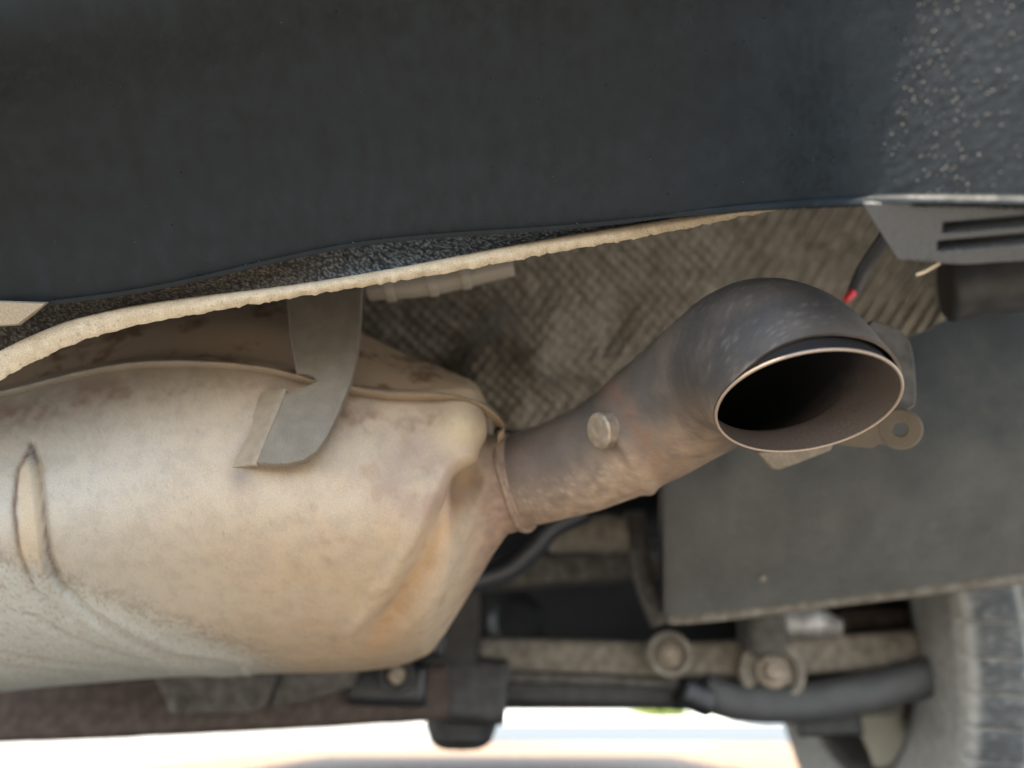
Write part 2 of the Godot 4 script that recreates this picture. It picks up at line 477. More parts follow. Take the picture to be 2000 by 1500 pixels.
func bumper():
	var t := thing("rear_bumper", "black textured plastic rear bumper with cut-out edge over the exhaust", "bumper", Vector3(-0.27, 0.35, -0.26))
	# towards the corner of the car the skin turns and stands steeper
	var turn_n := Vector3(-0.45, -0.40, 0.80); var turn_at := P(1800, 398, 0.235)
	var cols := []
	for x in [-900, -300, 0, 300, 700, 1100, 1300, 1500, 1700, 1900, 2300, 2900]:
		var ed := edge_at(x)
		var d := ed.z; var st_r := smoothstep(1150.0, 1950.0, x)
		var c := [P(x, ed.y, d)]
		for q in [[8.0, 0.0005], [170.0, 0.011], [370.0, 0.030], [630.0, 0.055]]:
			var y: float = ed.y - q[0]
			var ray = fwd + Vector3.RIGHT * ((x - 1000.0) / F) + upv * ((750.0 - y) / F)
			c.append(eye + ray * lerpf(d - q[1], turn_n.dot(turn_at - eye) / turn_n.dot(ray), st_r))
		if st_r > 0.0: c[0] = eye + (c[0] - eye) * ((c[1] - eye).dot(fwd) + 0.0005) / (c[0] - eye).dot(fwd)
		var wx: float = c[4].x
		c.append(Vector3(wx, 0.50, c[4].z + 0.03)); c.append(Vector3(wx, 0.62, c[4].z + 0.045)); c.append(Vector3(wx, 0.80, c[4].z + 0.04))
		cols.append(c)
	# carried on to the corners of the car
	for s in [[-1.0, 0], [0.55, -1]]:
		var c := []
		for p in cols[s[1]]: c.append(Vector3(s[0], p.y, p.z - (0.05 if s[1] == 0 else 0.02)))
		if s[1] == 0: cols.push_front(c)
		else: cols.append(c)
	obj("skin", grid_mesh(net(cols, 160, 60), {"thick": 0.003}), M.plastic, t)
	var rng := RandomNumberGenerator.new(); rng.seed = 8
	var gs := SurfaceTool.new(); gs.begin(Mesh.PRIMITIVE_TRIANGLES)
	var sk := net(cols, 160, 60)
	for k in 48000:
		var i := rng.randi_range(40, 150); var j := rng.randi_range(0, 50)
		var p: Vector3 = sk[i][j].lerp(sk[i + 1][j + 1], rng.randf()).lerp(sk[i + 1][j], rng.randf() * 0.5)
		var q := pix(p)
		var want := smoothstep(1250.0, 2100.0, q.x + 0.25 * (200.0 - q.y)) * 0.55 + 0.03 + 0.06 * smoothstep(520.0, 590.0, q.y)
		want *= clampf(0.6 + 1.2 * broad.get_noise_3dv(p), 0.1, 1.0)
		if rng.randf() > want or q.x < 0.0: continue
		var n: Vector3 = (sk[i + 1][j] - sk[i][j]).cross(sk[i][j + 1] - sk[i][j]).normalized()
		if n.dot(eye - p) < 0.0: n = -n
		var a := n.cross(Vector3.UP).normalized(); var b := n.cross(a)
		var rr := (0.00012 + 0.00034 * pow(rng.randf(), 2.5)) * lerpf(1.0, 1.2, smoothstep(1500.0, 1900.0, q.x))
		var turn := rng.randf() * TAU
		for m in 5:
			var t0 := turn + TAU * m / 5.0; var t1 := turn + TAU * (m + 1) / 5.0
			var u0 := (a * cos(t0) + b * sin(t0)); var u1 := (a * cos(t1) + b * sin(t1))
			for v in [p + u0 * rr - n * 0.0001, p + u1 * rr - n * 0.0001, p + n * rr * 0.9]:
				gs.set_normal((v - p).normalized()); gs.add_vertex(v)
	var dg := obj("dust_grain", gs.commit(), M.grit, t); dg.set_meta("kind", "stuff")
	# fibrous inner edge of the cut-out
	var st := []
	for k in 16:
		var x: float = -150.0 + 1500.0 * k / 15.0
		var ed := edge_at(x); var f := flange_top(x)
		st.append([P(x, ed.y - 12, ed.z + 0.005), P(x, lerpf(ed.y, f, 0.25), ed.z + 0.009), P(x, lerpf(ed.y, f, 0.65), ed.z + 0.010), P(x, f + 6, ed.z + 0.008)])
	obj("fibre_edge", grid_mesh(net(st, 420, 26), {
		"bump": func(_q, p): return 0.0007 * fine.get_noise_3dv(p) + 0.0008 * mid.get_noise_3dv(p * 3.0),
		"color": func(q, p, _n):
			var k := clampf(0.5 + 1.6 * fine.get_noise_3dv(p * 1.3), 0.0, 1.0)
			var blue := smoothstep(520.0, 760.0, q.x)
			return Color(0.03, 0.027, 0.024).lerp(Color(0.022, 0.027, 0.034), blue).lerp(Color(0.13, 0.12, 0.105).lerp(Color(0.16, 0.19, 0.22), blue), pow(k, 2.2)),
		"thick": 0.002}), M.felt, t, "dark fibrous torn inner edge of the bumper cut-out")
	# dusty lip under it
	var fl := []
	for k in 24:
		var x: float = -180.0 + 1760.0 * k / 23.0
		var ed := edge_at(x); var a := flange_top(x); var b := flange_low(x)
		var d := ed.z + 0.004
		fl.append([P(x, a - 3, d + 0.004), P(x, a, d + 0.001), P(x, lerpf(a, b, 0.4), d - 0.0005), P(x, b - 2, d + 0.001), P(x, b, d + 0.003), P(x, b - 6, d + 0.014)])
	obj("lip", grid_mesh(net(fl, 520, 30), {
		"bump": func(q, p):
			var low := smoothstep(0.35, 1.0, (q.y - flange_top(q.x)) / maxf(flange_low(q.x) - flange_top(q.x), 1.0))
			return 0.00012 * mid.get_noise_3dv(p) + 0.0008 * low * sin(q.x * 0.13 + 3.5 * sin(q.x * 0.017) + 1.7 * sin(q.x * 0.041)) * clampf(0.35 + 1.2 * mid.get_noise_1d(q.x * 0.0004), 0.05, 1.0) + 0.00008 * fine.get_noise_3dv(p),
		"color": func(_q, p, _n):
			var k := 0.5 + 0.9 * mid.get_noise_3dv(p * 1.2); var s := fine.get_noise_3dv(p)
			var c := Color(0.35, 0.292, 0.21).lerp(Color(0.45, 0.385, 0.29), clampf(k, 0, 1))
			return c.lerp(Color(0.16, 0.12, 0.08), clampf((s - 0.32) * 2.0, 0.0, 0.6))}), M.lip, t, "tan dust-covered rippled lip of the cut-out")
	obj("lip_end", plate([Vector3(-60, 588, 0.314), Vector3(90, 592, 0.318), Vector3(62, 616, 0.319), Vector3(36, 636, 0.319), Vector3(-60, 642, 0.316)], 0.003), M.tan, t, "short dusty end of a second lip")
	# lower tab with two slots
	var tb := []
	for k in 9:
		var v := k / 8.0
		var col := []
		var y_l := lerpf(396, 522, v)
		var x_l := lerpf(1686, 1764, v) + (0.0 if v < 0.85 else (v - 0.85) * 180.0)
		for i in 12:
			var u := i / 11.0
			var x := lerpf(x_l, 2700.0, u)
			var yb := lerpf(522, 470, (x - 1764.0) / 936.0); var yt := lerpf(398, 436, maxf(0.0, x - 1900.0) / 800.0)
			col.append(P(x, lerpf(yt, yb, v) + (-10.0 if u == 0.0 and v == 1.0 else 0.0), (lerpf(0.243, 0.254, v) - 0.006) * 1.144 / (1.144 + 0.45 * (x - 1800.0) / 1500.0)))
		tb.append(col)
	obj("slotted_tab", grid_mesh(net(tb, 110, 360), {
		"bump": func(q, p):
			var h := 0.0
			for s in [[446.0, 1846.0], [481.0, 1836.0]]:
				var yc: float = s[0] - (q.x - 1840.0) * 0.09
				h -= 0.009 * smoothstep(11.5, 7.0, absf(q.y - yc)) * smoothstep(s[1] - 6.0, s[1] + 2.0, q.x)
			return h + 0.00008 * fine.get_noise_3dv(p * 2.0),
		"thick": 0.0025}), M.tab, t, "grey grained tab with two long slots")

# ---------------------------------------------------------------- heat shield
func heat_shield():
	var t := thing("heat_shield", "grey brown embossed metal heat shield above the exhaust pipe", "heat shield", P(1250, 600, 0.6))
	var cols := []
	for r in [[420, 330, 760, 0.50, 0.60], [620, 330, 780, 0.50, 0.61], [800, 330, 805, 0.50, 0.61], [1000, 320, 838, 0.50, 0.60], [1200, 310, 850, 0.50, 0.59], [1400, 300, 815, 0.49, 0.58], [1600, 300, 735, 0.48, 0.565], [1730, 300, 672, 0.47, 0.55], [1800, 330, 648, 0.47, 0.54], [1852, 370, 622, 0.47, 0.53]]:
		var c := []
		for k in 7:
			var v := k / 6.0
			c.append(P(r[0] + (1.0 - v) * 140.0 * smoothstep(1300, 1800, r[0]), lerpf(r[1], r[2], v), lerpf(r[3], r[4], 1.0 - pow(1.0 - v, 1.7))))
		cols.append(c)
	var g := net(cols, 800, 360)
	obj("sheet", grid_mesh(g, {
		"bump": func(q, p):
			var h := 0.006 * broad.get_noise_3dv(p * 0.55)
			h += 0.012 * exp(-((q - Vector2(1050, 650)).length_squared()) / 6500.0)
			h -= 0.008 * exp(-pow(((q - Vector2(905, 660)).dot(Vector2(0.74, 0.67))) / 34.0, 2.0)) * exp(-pow((q - Vector2(905, 660)).dot(Vector2(-0.67, 0.74)) / 110.0, 2.0))
			h -= 0.006 * exp(-pow(((q - Vector2(1205, 625)).dot(Vector2(0.8, 0.6))) / 26.0, 2.0)) * exp(-pow((q - Vector2(1205, 625)).dot(Vector2(-0.6, 0.8)) / 60.0, 2.0))
			h += 0.008 * exp(-pow((q.y - 720.0 + 0.1 * (q.x - 1050)) / 40.0, 2.0)) * smoothstep(1300, 1150, q.x) * smoothstep(860, 960, q.x)
			var w := 0.12 * broad.get_noise_3dv(p * 0.6)
			var rib := sin((q.x * 0.84 + q.y * 0.54) * 0.262 + w)
			var cross := 2.0 * absf(sin((q.x * 0.80 + q.y * 0.60) * 0.16 + w) * sin((q.x * 0.72 - q.y * 0.70) * 0.16 - w)) - 0.8
			var side := smoothstep(1390.0, 1450.0, q.x + 0.3 * (q.y - 500.0))
			return h + 0.002 * lerpf(cross * 0.34, rib * 0.6, side) * clampf(0.8 + 0.6 * broad.get_noise_3dv(p * 1.1), 0.2, 1.2),
		"thick": 0.001}), M.shield, t)

# ---------------------------------------------------------------- exhaust
func neck_ring(c: Vector3, axis: Vector3, r: float) -> Array:
	# 14 points like those of a muffler section: near upper point first, then down round the front, back over the top
	var e1 := (eye - c); e1 = (e1 - axis * e1.dot(axis)).normalized()
	var e2 := axis.cross(e1).normalized()
	if e2.y < 0.0: e2 = -e2
	var out := []
	for a in [48, 22, -5, -32, -58, -84, -110, -138, -168, -200, 138, 114, 90, 68]:
		out.append(c + (e1 * cos(deg_to_rad(a)) + e2 * sin(deg_to_rad(a))) * r)
	return out

const SEAM := [[-420, 850], [-200, 808], [0, 766], [200, 718], [340, 706], [500, 716], [620, 745], [740, 767], [860, 771], [925, 782]]
const LOW := [[-440, 1385], [-210, 1358], [0, 1336], [200, 1319], [340, 1311], [500, 1306], [610, 1305], [715, 1298], [800, 1278], [848, 1240]]

func section(k: int) -> Array:
	var s: Array = SEAM[k]; var b: Array = LOW[k]
	var z0: float = -0.371 - [0.0, 0.0, 0.0, 0.0, 0.0, 0.0, 0.002, 0.006, 0.012, 0.018][k]
	var sc: float = [1.0, 1.0, 1.0, 1.0, 1.0, 1.0, 0.98, 0.93, 0.82, 0.68][k]
	var hu: float = [1.0, 1.0, 1.0, 1.0, 1.0, 0.95, 0.85, 0.7, 0.5, 0.32][k]
	var out := []
	var f := [0.0, 0.23, 0.48, 0.73, 0.90, 1.0]
	var dz := [0.0, 0.017, 0.013, -0.030, -0.085, -0.165]
	for j in 6:
		out.append(Z(lerpf(s[0], b[0], f[j]), lerpf(s[1], b[1], f[j]), z0 + dz[j] * sc))
	var low: Vector3 = out[5]; var top: Vector3 = out[0]
	out.append(low + Vector3(0, 0.006, -0.09 * sc)); out.append(low + Vector3(0, 0.05, -0.15 * sc))
	out.append(Vector3(top.x, top.y, low.z - 0.15 * sc)); out.append(Vector3(top.x, top.y + 0.075 * hu, low.z - 0.08 * sc))
	out.append(Vector3(top.x, top.y + 0.10 * hu, top.z - 0.16 * sc)); out.append(Vector3(top.x, top.y + 0.085 * hu, top.z - 0.08 * sc))
	out.append(Vector3(top.x, top.y + 0.045 * hu, top.z - 0.035 * sc)); out.append(Vector3(top.x, top.y + 0.012 * hu, top.z - 0.016 * sc))
	return out

func depth_on(g: Array, x: float, y: float) -> float:      # how far off the shell is along that line of sight
	var best := 1e9; var d := 0.4
	for i in range(0, g.size(), 2):
		for j in range(0, g[i].size() / 2, 2):
			var p: Vector3 = g[i][j]; var q := pix(p)
			var e := q.distance_squared_to(Vector2(x, y))
			if e < best:
				best = e; d = (p - eye).dot(fwd)
	return d

func seg_dist(q: Vector2, pts: Array) -> float:
	var best := 1e9
	for k in pts.size() - 1:
		var c := Geometry2D.get_closest_point_to_segment(q, pts[k], pts[k + 1])
		best = minf(best, q.distance_to(c))
	return best

var rib_l := [Vector2(62, 868), Vector2(36, 920), Vector2(28, 1000), Vector2(40, 1080), Vector2(72, 1150), Vector2(130, 1210)]
var rib_r := [Vector2(62, 868), Vector2(78, 920), Vector2(86, 1000), Vector2(95, 1080), Vector2(118, 1140), Vector2(180, 1200), Vector2(260, 1250), Vector2(340, 1285), Vector2(470, 1306)]
var low_ribs := [[Vector2(-80, 1262), Vector2(60, 1290), Vector2(180, 1306), Vector2(330, 1313)], [Vector2(-80, 1292), Vector2(60, 1312), Vector2(200, 1322)], [Vector2(-60, 1120), Vector2(40, 1190), Vector2(140, 1250), Vector2(280, 1296)]]
var groove := [Vector2(905, 940), Vector2(868, 1020), Vector2(826, 1110), Vector2(780, 1185), Vector2(735, 1250)]
var weld_scar := [Vector2(535, 765), Vector2(500, 850), Vector2(478, 930)]

func muffler_bump(q: Vector2, p: Vector3) -> float:
	var h := 0.0003 * broad.get_noise_3dv(p * 0.5)
	if q.x < 520.0 and q.y > 820.0:
		# pressed rib: a raised tongue between two lines
		var inside := 0.0
		var l := seg_dist(q, rib_l); var r := seg_dist(q, rib_r)
		if q.y > 868.0 and q.y < 1220.0:
			var yy := clampf((q.y - 868.0) / 340.0, 0.0, 1.0)
			var xl := lerp_list([[868, 62], [920, 36], [1000, 28], [1080, 40], [1150, 72], [1210, 130]], q.y); var xr := lerp_list([[868, 62], [920, 78], [1000, 86], [1080, 95], [1140, 118], [1200, 180], [1250, 260]], q.y)
			inside = smoothstep(xl - 2.0, xl + 12.0, q.x) * smoothstep(xr + 2.0, xr - 12.0, q.x) * smoothstep(0.0, 0.08, yy) * smoothstep(1.0, 0.72, yy)
		h += 0.0035 * inside - 0.0012 * exp(-pow(l / 7.0, 2.0)) - 0.0014 * exp(-pow(r / 7.0, 2.0)) + 0.0014 * exp(-pow((r - 16.0) / 9.0, 2.0)) * smoothstep(1150.0, 1230.0, q.y)
	if q.x < 420.0 and q.y > 1200.0:
		for l in low_ribs: h -= 0.0016 * exp(-pow(seg_dist(q, l) / 6.0, 2.0))
	var gd := seg_dist(q, groove)
	if gd < 90.0:
		h -= 0.0058 * exp(-pow(gd / 24.0, 2.0)) * smoothstep(1275.0, 1190.0, q.y)
		h += 0.0022 * exp(-pow((gd - 44.0) / 16.0, 2.0)) * smoothstep(1275.0, 1190.0, q.y)
	# bulged corner beside the outlet
	h += 0.010 * exp(-pow((q.x - 905.0) / 52.0, 2.0) - pow((q.y - 838.0) / 62.0, 2.0))
	h += 0.0018 * exp(-pow((q.x - 800.0) / 50.0, 2.0) - pow((q.y - 950.0) / 38.0, 2.0))
	var sd := seg_dist(q, weld_scar)
	h += 0.0012 * exp(-pow(sd / 24.0, 2.0))
	return h

func muffler_color(q: Vector2, p: Vector3, _n: Vector3) -> Color:
	var b := broad.get_noise_3dv(p); var m := mid.get_noise_3dv(p); var f := fine.get_noise_3dv(p)
	var c := Color(0.40, 0.32, 0.238).lerp(Color(0.385, 0.333, 0.27), clampf(0.5 + b * 1.6, 0.0, 1.0))
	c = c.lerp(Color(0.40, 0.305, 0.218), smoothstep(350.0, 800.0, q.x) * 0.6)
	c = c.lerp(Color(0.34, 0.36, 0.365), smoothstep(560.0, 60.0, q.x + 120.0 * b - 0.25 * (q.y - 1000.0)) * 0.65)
	c = c.lerp(Color(0.30, 0.29, 0.27), clampf(m * 1.3, 0.0, 1.0) * 0.35)
	var mot := mid.get_noise_3dv(p * 0.55 + Vector3(3, 1, 7)) + 0.6 * fine.get_noise_3dv(p * 0.45)
	c = c.lerp(Color(0.285, 0.25, 0.205), clampf(mot * 0.9, 0.0, 0.32))
	c = c.lerp(Color(0.43, 0.375, 0.30), clampf(-mot * 0.8 - 0.06, 0.0, 0.25))
	c = c.lerp(Color(0.27, 0.17, 0.115), clampf(broad.get_noise_3dv(p * 1.7 + Vector3(9, 2, 4)) * 1.4 + 0.4 * m - 0.3, 0.0, 0.4) * smoothstep(420.0, 760.0, q.x))
	# heat tint along the seam and the upper shell
	var sy := lerp_list(SEAM, clampf(q.x, -400.0, 925.0))
	var near := exp(-pow((q.y - sy - 45.0 - 25.0 * m) / 30.0, 2.0))
	c = c.lerp(Color(0.21, 0.125, 0.09), near * clampf(0.25 + 0.9 * b + 0.5 * m, 0.0, 0.75))
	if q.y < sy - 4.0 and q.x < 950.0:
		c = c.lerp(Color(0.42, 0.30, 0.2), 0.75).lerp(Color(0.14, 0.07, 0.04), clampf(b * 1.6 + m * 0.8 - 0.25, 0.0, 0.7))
	# rust in the groove and along the rib
	var gd := seg_dist(q, groove)
	c = c.lerp(Color(0.42, 0.25, 0.12), exp(-pow(gd / 26.0, 2.0)) * (0.45 + 0.3 * m))
	if q.x < 560.0:
		var wob := 2.5 * m
		c = c.lerp(Color(0.10, 0.055, 0.045), 0.8 * exp(-pow((minf(seg_dist(q, rib_l), seg_dist(q, rib_r) + (0.0 if q.y < 1200.0 else 5.0)) + wob) / 4.5, 2.0)) * smoothstep(1230.0, 1100.0, q.y))
		if q.y > 890.0 and q.y < 1130.0:
			c = c.lerp(Color(0.44, 0.35, 0.22), 0.45 * smoothstep(30.0, 44.0, q.x) * smoothstep(90.0, 78.0, q.x) * smoothstep(890.0, 920.0, q.y) * smoothstep(1130.0, 1080.0, q.y))
	# salt bloom low on the shell
	var line := 1085.0 + 0.38 * q.x + 30.0 * m + 34.0 * f
	var salt := smoothstep(-14.0, 26.0, q.y - line) * smoothstep(640.0, 440.0, q.x + 60.0 * m)
	c = c.lerp(Color(0.40, 0.43, 0.435), salt * clampf(0.75 + 0.5 * m + 0.9 * f, 0.0, 1.0))
	c = c.lerp(Color(0.22, 0.2, 0.17), salt * clampf(-0.5 * m - 1.2 * f - 0.3, 0.0, 0.5))
	c = c.lerp(Color(0.17, 0.15, 0.13), exp(-pow((q.y - line + 6.0) / 14.0, 2.0)) * smoothstep(620.0, 480.0, q.x) * clampf(0.3 + m, 0.0, 0.5))
	# weld heat mark beside the strap, tint on the bulge, neck
	c = c.lerp(Color(0.19, 0.16, 0.15), 0.75 * exp(-pow(seg_dist(q, [Vector2(500, 850), Vector2(470, 930)]) / 26.0, 2.0)))
	c = c.lerp(Color(0.28, 0.21, 0.18), 0.6 * exp(-pow((q.distance_to(Vector2(820, 935)) - 55.0 + 22.0 * m) / 32.0, 2.0)))
	c = c.lerp(Color(0.40, 0.31, 0.19), 0.6 * exp(-pow(q.distance_to(Vector2(910, 830)) / 60.0, 2.0)))
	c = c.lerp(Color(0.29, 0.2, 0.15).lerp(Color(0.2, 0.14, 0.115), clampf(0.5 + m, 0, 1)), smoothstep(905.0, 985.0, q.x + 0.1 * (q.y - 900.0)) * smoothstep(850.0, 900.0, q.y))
	c = c.lerp(Color(0.16, 0.11, 0.075), clampf((f + 0.5 * m - 0.62) * 2.0, 0.0, 0.4))
	return c * (1.0 + 0.05 * f)

var pipe_path := []
var tip_o: Vector3
var tip_n: Vector3

func exhaust():
	var t := thing("exhaust", "tan dusty exhaust muffler with short pipe and turned-down oval tip", "exhaust", P(500, 1310, 0.5))
	tip_o = P(1575, 790, 0.30)
	tip_n = Vector3(0.0, -0.974, 0.22).normalized()
	pipe_path = [P(1005, 940, 0.446), P(1075, 922, 0.440), P(1150, 896, 0.431), P(1225, 858, 0.419)]
	var b0 := P(1290, 814, 0.405); var b1 := b0 + (b0 - P(1225, 858, 0.419)).normalized() * 0.062; var b2 := tip_o - tip_n * 0.037 - Vector3.RIGHT * 0.012
	for k in 7: pipe_path.append(b0.bezier_interpolate(b1, b2, tip_o, k / 6.0))
	# muffler shells
	var cols := []
	for k in SEAM.size(): cols.append(section(k))
	var ax := (P(1060, 925, 0.441) - P(985, 945, 0.448)).normalized()
	cols.append(neck_ring(P(945, 958, 0.447), ax, 0.0325))
	cols.append(neck_ring(P(985, 948, 0.4475), ax, 0.0275))
	cols.append(neck_ring(P(1022, 938, 0.444), ax, 0.0272))
	var g := net(cols, 600, 400, true)
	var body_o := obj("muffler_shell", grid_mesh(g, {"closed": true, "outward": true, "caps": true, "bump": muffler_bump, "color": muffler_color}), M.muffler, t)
	# crimped seam: a thin double sheet that stands out from the shell
	var seam := []
	for s in [[-420, 850, 0], [-200, 808, 0], [0, 766, 0], [200, 718, 0], [340, 706, 0], [500, 716, 0], [620, 744, 0], [740, 766, 0.004], [860, 771, 0.008], [925, 783, 0.012], [962, 806, 0.017], [985, 832, 0.022], [972, 850, 0.028]]:
		var z: float = -0.371 - s[2]
		var a := Z(s[0], s[1] + 16, z - 0.002); var b := Z(s[0], s[1] + 3, z + 0.0085); var c := Z(s[0], s[1], z + 0.0095); var d := Z(s[0], s[1] - 3, z + 0.0085); var e := Z(s[0] - 6, s[1] - 12, z - 0.03)
		seam.append([a, b, c, d, e])
	obj("seam", grid_mesh(net(seam, 260, 16), {"color": muffler_color, "bump": func(_q, p): return 0.0005 * broad.get_noise_3dv(p * 1.4)}), M.muffler, body_o)
	# pipe and flared tip
	var sizes := []
	for r in [0.0272, 0.0276, 0.0288, 0.0305, 0.0325, 0.0335, 0.034, 0.0347, 0.0352, 0.0355, 0.0358]: sizes.append(Vector2(r, r))
	var pg := rings(pipe_path, sizes, 150, 96, 2.0, Vector3.ZERO, tip_n)
	var inner_g := []; var ins := []
	for i in range(10, 150):
		var ctr := Vector3.ZERO
		for p in pg[i]: ctr += p
		ctr /= 96.0
		var line := PackedVector3Array()
		for p in pg[i]: line.append(ctr + (p - ctr) * (1.0 - 0.0019 / p.distance_to(ctr)))
		inner_g.append(line); ins.append(line.duplicate())
	# the outer sleeve stops a little short of the rim on its far side
	for i in range(120, 150):
		var line: PackedVector3Array = pg[i]
		for j in line.size():
			var far := (line[j] - tip_o).dot(Vector3(0.13, 0.24, 0.62).normalized()) / 0.0358
			line[j] -= tip_n * 0.0062 * smoothstep(0.2, 1.0, far) * smoothstep(120.0, 149.0, i)
		pg[i] = line
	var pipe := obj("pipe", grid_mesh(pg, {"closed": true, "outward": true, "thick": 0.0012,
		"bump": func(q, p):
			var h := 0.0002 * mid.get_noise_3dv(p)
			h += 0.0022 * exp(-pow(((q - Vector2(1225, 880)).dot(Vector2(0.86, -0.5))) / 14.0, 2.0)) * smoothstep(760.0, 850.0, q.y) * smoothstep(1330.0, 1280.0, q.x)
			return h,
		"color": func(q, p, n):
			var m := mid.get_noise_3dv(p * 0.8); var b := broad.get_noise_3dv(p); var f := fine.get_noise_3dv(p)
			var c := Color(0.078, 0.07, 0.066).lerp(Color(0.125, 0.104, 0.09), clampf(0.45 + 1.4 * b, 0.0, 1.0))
			c = c.lerp(Color(0.42, 0.31, 0.23), clampf(smoothstep(1480.0, 1380.0, q.x) * smoothstep(-40.0, 90.0, (q - Vector2(1200, 870)).dot(Vector2(0.45, 0.89))) * (0.7 + 0.45 * m + 0.3 * b), 0.0, 0.9))  # tan underside: road dust plus ground bounce put into the colour
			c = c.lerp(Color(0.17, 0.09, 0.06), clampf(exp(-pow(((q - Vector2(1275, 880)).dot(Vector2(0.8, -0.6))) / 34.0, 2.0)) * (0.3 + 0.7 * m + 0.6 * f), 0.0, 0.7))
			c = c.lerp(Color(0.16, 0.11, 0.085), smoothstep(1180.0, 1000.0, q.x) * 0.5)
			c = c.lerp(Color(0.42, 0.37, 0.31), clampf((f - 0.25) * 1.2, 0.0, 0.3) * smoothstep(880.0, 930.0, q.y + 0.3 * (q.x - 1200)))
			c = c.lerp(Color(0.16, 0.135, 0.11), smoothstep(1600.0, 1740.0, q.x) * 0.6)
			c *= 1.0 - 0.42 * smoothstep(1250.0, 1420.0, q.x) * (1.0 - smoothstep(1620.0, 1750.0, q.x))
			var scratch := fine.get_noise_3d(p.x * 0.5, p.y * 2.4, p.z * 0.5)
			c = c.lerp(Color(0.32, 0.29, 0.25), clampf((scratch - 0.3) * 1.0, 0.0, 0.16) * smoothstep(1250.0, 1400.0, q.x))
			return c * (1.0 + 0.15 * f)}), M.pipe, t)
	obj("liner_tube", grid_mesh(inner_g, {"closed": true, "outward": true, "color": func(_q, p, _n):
		var deep := smoothstep(0.0, 0.06, -(p - tip_o).dot(tip_n) + 0.004 * mid.get_noise_3dv(p))  # wall colour goes to near black with depth
		return Color(0.1, 0.077, 0.066).lerp(Color(0.008, 0.008, 0.01), clampf(0.2 + deep * 1.6, 0.0, 1.0))}), M.inside, pipe, "brown inner wall of the tip, blackening with depth")
	var collar := []
	for line in ins.slice(116):
		var ctr := Vector3.ZERO
		for p in line: ctr += p
		ctr /= 96.0
		var l2 := PackedVector3Array()
		for p in line: l2.append(ctr + (p - ctr) * 1.015)
		collar.append(l2)
	obj("black_collar", grid_mesh(collar, {"closed": true, "outward": true}), M.near_black, pipe)  # near-black band between the sleeve end and the rim
	var rim_g := []
	var last: PackedVector3Array = ins[-1]
	for k in 9:
		var a := TAU * k / 9.0
		var line := PackedVector3Array()
		for p in last:
			var rad := (p - tip_o).normalized()
			line.append(tip_o + rad * (0.0346 + 0.0006 * cos(a)) + tip_n * (0.0003 + 0.0006 * sin(a)))
		rim_g.append(line)
	rim_g.append(rim_g[0])
	var rt := []
	for j in 96:
		var line := PackedVector3Array()
		for k in 9: line.append(rim_g[k][j])
		rt.append(line)
	rt.append(rt[0])
	obj("rim", grid_mesh(rt, {"closed": true, "outward": true}), M.rim, pipe, "thin pale rim of the tip")
	# weld bead where the pipe leaves the muffler
	var bead := []
	var e1 := ax.cross(Vector3.UP).normalized(); var e2 := ax.cross(e1)
	for k in 73:
		var a := TAU * k / 72.0
		bead.append(P(1010, 942, 0.4465) + (e1 * cos(a) + e2 * sin(a)) * 0.0278 + ax * 0.0012 * sin(a * 3.0))
	obj("weld_bead", tube(bead, [Vector2(0.0018, 0.0018)], {"n": 200, "sides": 12, "caps": false, "outward": true,
		"bump": func(_q, p): return 0.0005 * mid.get_noise_3dv(p * 1.5),
		"color": func(_q, p, _n): return Color(0.17, 0.12, 0.095).lerp(Color(0.27, 0.2, 0.145), clampf(0.5 + mid.get_noise_3dv(p), 0, 1))}), M.pipe, pipe)
	# lug
	var la := P(1232, 830, 0.399); var lb := P(1167, 842, 0.387)
	obj("lug", lathe(la, lb - la, [Vector2(0.0095, 0), Vector2(0.0092, (lb - la).length() - 0.001), Vector2(0.0082, (lb - la).length()), Vector2(0.0, (lb - la).length() + 0.0001)], 48), M.bolt, pipe, "short round stud on the pipe")
	# hanger strap across the seam
	var outline := [Vector3(556, 540, 0.425), Vector3(712, 520, 0.43), Vector3(707, 570, 0.422), Vector3(704, 640, 0.408), Vector3(698, 695, 0.397), Vector3(686, 745, 0.387), Vector3(662, 806, 0.375), Vector3(640, 852, 0.366), Vector3(618, 882, 0.3605), Vector3(592, 899, 0.357), Vector3(560, 906, 0.356), Vector3(524, 906, 0.356), Vector3(500, 903, 0.357), Vector3(522, 850, 0.3665), Vector3(545, 795, 0.377), Vector3(556, 768, 0.382), Vector3(590, 760, 0.3835), Vector3(622, 745, 0.387), Vector3(612, 733, 0.389), Vector3(578, 726, 0.3905), Vector3(566, 650, 0.406)]
	var strap := obj("hanger_strap", plate(outline, 0.0028, {"concave": false, "bevel": 0.0006}), M.strap, t, "flat grey hanger strap welded across the seam")
	var tabg := []
	for r in [[552, 760, 0.3835], [540, 790, 0.3775], [520, 840, 0.3685], [504, 880, 0.361], [494, 908, 0.3575]]:
		var a := depth_on(g, r[0] - 46, r[1]); var b := depth_on(g, r[0] - 22, r[1])
		tabg.append([P(r[0] - 46, r[1] + 6, a + 0.0004), P(r[0] - 40, r[1] + 5, a - 0.0012), P(r[0] - 18, r[1] + 2, lerpf(b - 0.0015, r[2], 0.25)), P(r[0] - 2, r[1], lerpf(b, r[2], 0.8)), P(r[0] + 8, r[1], r[2] + 0.0008)])
	obj("weld_flange", grid_mesh(net(tabg, 60, 24), {"thick": 0.002, "bump": func(_q, p): return 0.0002 * mid.get_noise_3dv(p),
		"color": func(_q, p, _n): return Color(0.24, 0.2, 0.155).lerp(Color(0.3, 0.25, 0.185), clampf(0.5 + 0.8 * mid.get_noise_3dv(p * 1.2), 0.0, 1.0))}), M.muffler, strap)

